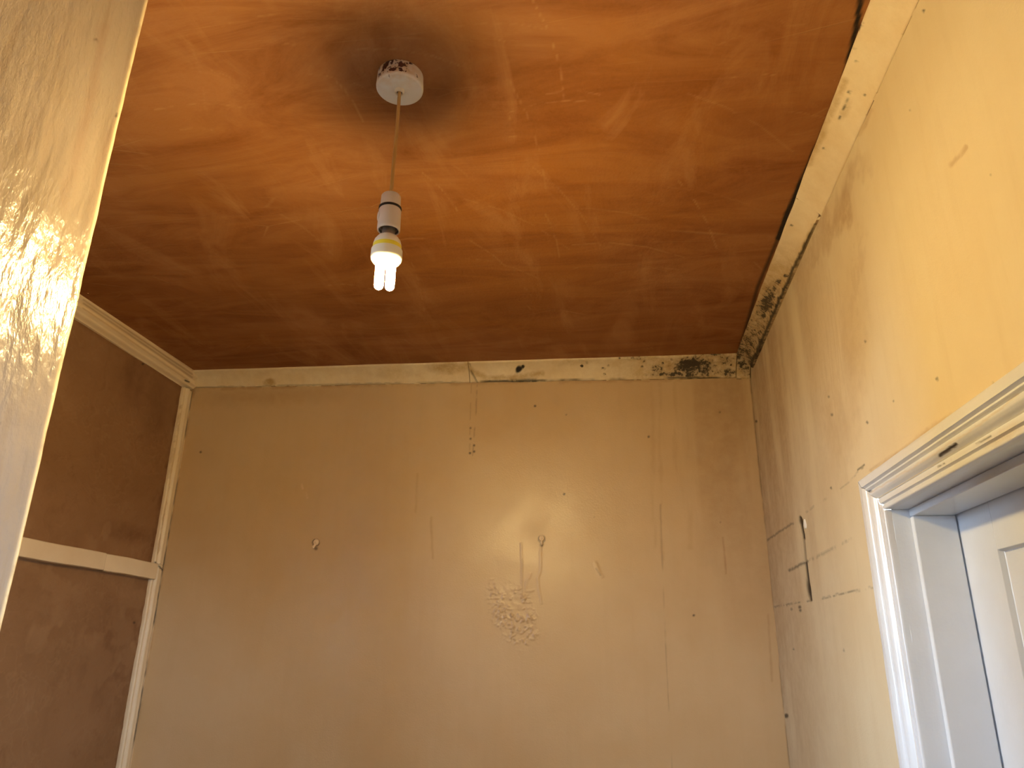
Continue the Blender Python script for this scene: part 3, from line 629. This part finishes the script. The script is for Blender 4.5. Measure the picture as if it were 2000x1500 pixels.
# the door leaf: stiles, rails and recessed panels
door = link(bpy.data.objects.new('door_1', None), None, 'structure'); door['label'] = 'white painted panel door closed in its deep frame'
dy0, dy1, dz0, dz1 = OP_N+.003, OP_Y-.003, .008, OP_Z-.003; DT = .040
ya, yb = dy0+.131, 1.3156; ztop = ZC+.160; ym = (ya+yb)/2
def dbox(n, d): return box(n, d, M['white'], door, None, .0012)
dbox('stile', (XD, XD+DT, yb, dy1, dz0, dz1)); dbox('stile', (XD, XD+DT, dy0, ya, dz0, dz1)); dbox('muntin', (XD, XD+DT, ym-.05, ym+.05, .22, ztop))
for z0, z1 in ((ztop, dz1), (.90, 1.06), (dz0, .22)): dbox('rail', (XD, XD+DT, ya, yb, z0, z1))
for (p0, p1) in ((ya, ym-.05), (ym+.05, yb)):
    for (z0, z1) in ((.22, .90), (1.06, ztop)):
        bm = bmesh.new(); loops = []
        for ins, dep in ((0, .0008), (.002, .0085), (.0035, .0098), (.0048, .0085), (.0075, .0092), (.03, .0092)):
            loops.append([bm.verts.new((XD+dep, y, z)) for y, z in ((p0+ins, z0+ins), (p1-ins, z0+ins), (p1-ins, z1-ins), (p0+ins, z1-ins))])
        for a, c in zip(loops[:-1], loops[1:]):
            for k in range(4): bm.faces.new((a[k], a[(k+1) % 4], c[(k+1) % 4], c[k]))
        bm.faces.new(loops[-1]); add_box(bm, XD+.011, XD+.03, p0-.004, p1+.004, z0-.004, z1+.004)
        bm_obj('door_panel', bm, M['white'], door)

# ------------------------------------------------------------------ pendant lamp
cx, cy = -0.3755, 1.0645
def Zr(h): return ZC+h
pend = link(bpy.data.objects.new('pendant_light', None)); pend.location = (cx, cy, ZT)
pend['label'] = 'bare lit bulb hanging on a cord from a chipped white ceiling rose'; pend['category'] = 'ceiling light'
def part(name, bm, mat, parent, sm=True):
    bmesh.ops.translate(bm, verts=bm.verts, vec=(-cx, -cy, -ZT)); return bm_obj(name, bm, mat, parent, None, sm)
bm = bmesh.new()
lathe(bm, [(0, Zr(1.0)), (.0405, Zr(1.0)), (.0418, Zr(.998)), (.0432, Zr(.972)), (.0428, Zr(.9688)), (.0415, Zr(.967)), (.0395, Zr(.9662)), (.0075, Zr(.9655)), (0, Zr(.9655))], cx, cy, 96)
rose = part('ceiling_rose', bm, M['rose'], pend)
bm = bmesh.new()
lathe(bm, [(.0092, Zr(.9658)), (.0088, Zr(.9615)), (.0078, Zr(.9590)), (.0060, Zr(.9588)), (.0050, Zr(.9600)), (.0048, Zr(.9660))], cx, cy, 32)
part('cord_outlet', bm, M['plastic'], rose)
bm = bmesh.new(); lathe(bm, [(.0049, Zr(.9632)), (0, Zr(.9632))], cx, cy, 24); part('outlet_bore', bm, M['black'], rose)
bm = bmesh.new(); tube(bm, [(cx+.0006*math.sin(t*5), cy, Zr(.9655-(.9655-.736)*t)) for t in np.linspace(0, 1, 24)], .0031, 12); part('cord', bm, M['cord'], pend)
bm = bmesh.new()
lathe(bm, [(.0036, Zr(.7400)), (.0150, Zr(.7395)), (.0168, Zr(.7370)), (.0176, Zr(.7170)), (.0176, Zr(.7150)), (.0, Zr(.7150))], cx, cy, 48)
holder = part('lamp_holder', bm, M['plastic'], pend)
bm = bmesh.new(); lathe(bm, [(.0172, Zr(.7155)), (.0196, Zr(.7145)), (.0198, Zr(.7115)), (.0172, Zr(.7105))], cx, cy, 48); part('shade_ring', bm, M['black'], holder)
bm = bmesh.new()
lathe(bm, [(.0, Zr(.7108)), (.0182, Zr(.7106)), (.0192, Zr(.7085)), (.0196, Zr(.6740)), (.0193, Zr(.6700)), (.0186, Zr(.6690)), (.0168, Zr(.6695)), (.0162, Zr(.6800)), (0, Zr(.6810))], cx, cy, 48)
a0 = math.radians(212)                        # raised switch pad on the skirt
skirt = part('skirt', bm, M['plastic'], holder)
bm = bmesh.new(); bmesh.ops.create_uvsphere(bm, u_segments=24, v_segments=12, radius=1)
for v in bm.verts:
    y_, z_ = v.co.y*.0052, v.co.z*.0095; rr = .0192+.0022*max(v.co.x, -1)
    ang = a0+y_/.0192; v.co = Vector((cx+rr*math.cos(ang), cy+rr*math.sin(ang), Zr(.6935)+z_))
part('thumb_pad', bm, M['plastic'], holder)
bm = bmesh.new(); lathe(bm, [(.0166, Zr(.6705)), (.0164, Zr(.6790)), (0, Zr(.6800))], cx, cy, 40); part('throat', bm, M['grey'], holder)
# the lamp itself: cap, base with a yellow band, two U tubes
bm = bmesh.new(); lathe(bm, [(0, Zr(.6805)), (.0112, Zr(.6800)), (.0112, Zr(.6600)), (.0120, Zr(.6570)), (0, Zr(.6570))], cx, cy, 40); bulb = part('bulb', bm, M['metal'], pend)
bulb['label'] = 'dull metal cap of the lit bulb'
bm = bmesh.new(); lathe(bm, [(0, Zr(.6590)), (.0130, Zr(.6588)), (.0172, Zr(.6560)), (.0220, Zr(.6490)), (.0238, Zr(.6420)), (.0238, Zr(.6400))], cx, cy, 48); part('bulb_base', bm, M['base'], bulb)
bm = bmesh.new(); lathe(bm, [(.0238, Zr(.6400)), (.0241, Zr(.6398)), (.0244, Zr(.6325)), (.0241, Zr(.6322))], cx, cy, 48); part('yellow_band', bm, M['yellow'], bulb)
bm = bmesh.new(); lathe(bm, [(.0241, Zr(.6323)), (.0262, Zr(.6310)), (.0264, Zr(.6180)), (.0256, Zr(.6135)), (.0225, Zr(.6095)), (.0, Zr(.6090))], cx, cy, 48); part('collar', bm, M['base'], bulb)
ca = math.radians(20)
for sx in (-1, 1):
    bm = bmesh.new(); ox = sx*.0090; pts = []
    for k in range(6): pts.append((ox, -.0086, .6115-(.6115-.5745)*k/5))
    for k in range(1, 10): a = math.pi*k/10; pts.append((ox, -.0086*math.cos(a), .5745-.0090*math.sin(a)))
    for k in range(6): pts.append((ox, .0086, .5745+(.6115-.5745)*k/5))
    tube(bm, [(cx+x*math.cos(ca)-y*math.sin(ca), cy+x*math.sin(ca)+y*math.cos(ca), Zr(z)) for x, y, z in pts], .0076, 16); part('glowing_tube', bm, M['tube'], bulb)

# ------------------------------------------------------------------ two painted-over fixings in the back wall
def fixing(px, py, label, tilt):
    p = on_back(px, py)
    o = link(bpy.data.objects.new('wall_fixing', None)); o.location = p; o.rotation_euler = (0, 0, math.atan2(du[1], du[0]))
    o['label'] = label; o['category'] = 'wall fixing'; o['group'] = 'painted-over fixings on the back wall'
    bm = bmesh.new()                          # round painted head, dished in the middle, with a raised rim
    pr = [(.0095, .003), (.0098, -.0030), (.0088, -.0060), (.0074, -.0066), (.0060, -.0048), (.0040, -.0052), (.0022, -.0072), (0, -.0076)]
    n = 24; rings = [[bm.verts.new((r*math.cos(2*math.pi*k/n), y, .004+r*1.05*math.sin(2*math.pi*k/n))) for k in range(n)] if r else [bm.verts.new((0, y, .004))] for r, y in pr]
    for a, c in zip(rings[:-1], rings[1:]):
        for k in range(n):
            if len(c) == 1: bm.faces.new((a[k], a[(k+1) % n], c[0]))
            else: bm.faces.new((a[k], a[(k+1) % n], c[(k+1) % n], c[k]))
    hd = bm_obj('head', bm, M['fix'], o, None, True); hd.rotation_euler = (0, tilt, 0)
    bm = bmesh.new(); tube(bm, [(0, .002, -.004), (0, -.004, -.008), (.0006, -.008, -.013), (.0006, -.0085, -.0165), (.0004, -.0065, -.0185)], [.0042, .0040, .0040, .0038, .0028], 12)
    hk = bm_obj('hook', bm, M['fix'], o, None, True); hk.rotation_euler = (0, tilt, 0)
M['fix'] = NB('painted_over_metal').done((0.74, 0.57, 0.38), 0.35, None, 0.5)
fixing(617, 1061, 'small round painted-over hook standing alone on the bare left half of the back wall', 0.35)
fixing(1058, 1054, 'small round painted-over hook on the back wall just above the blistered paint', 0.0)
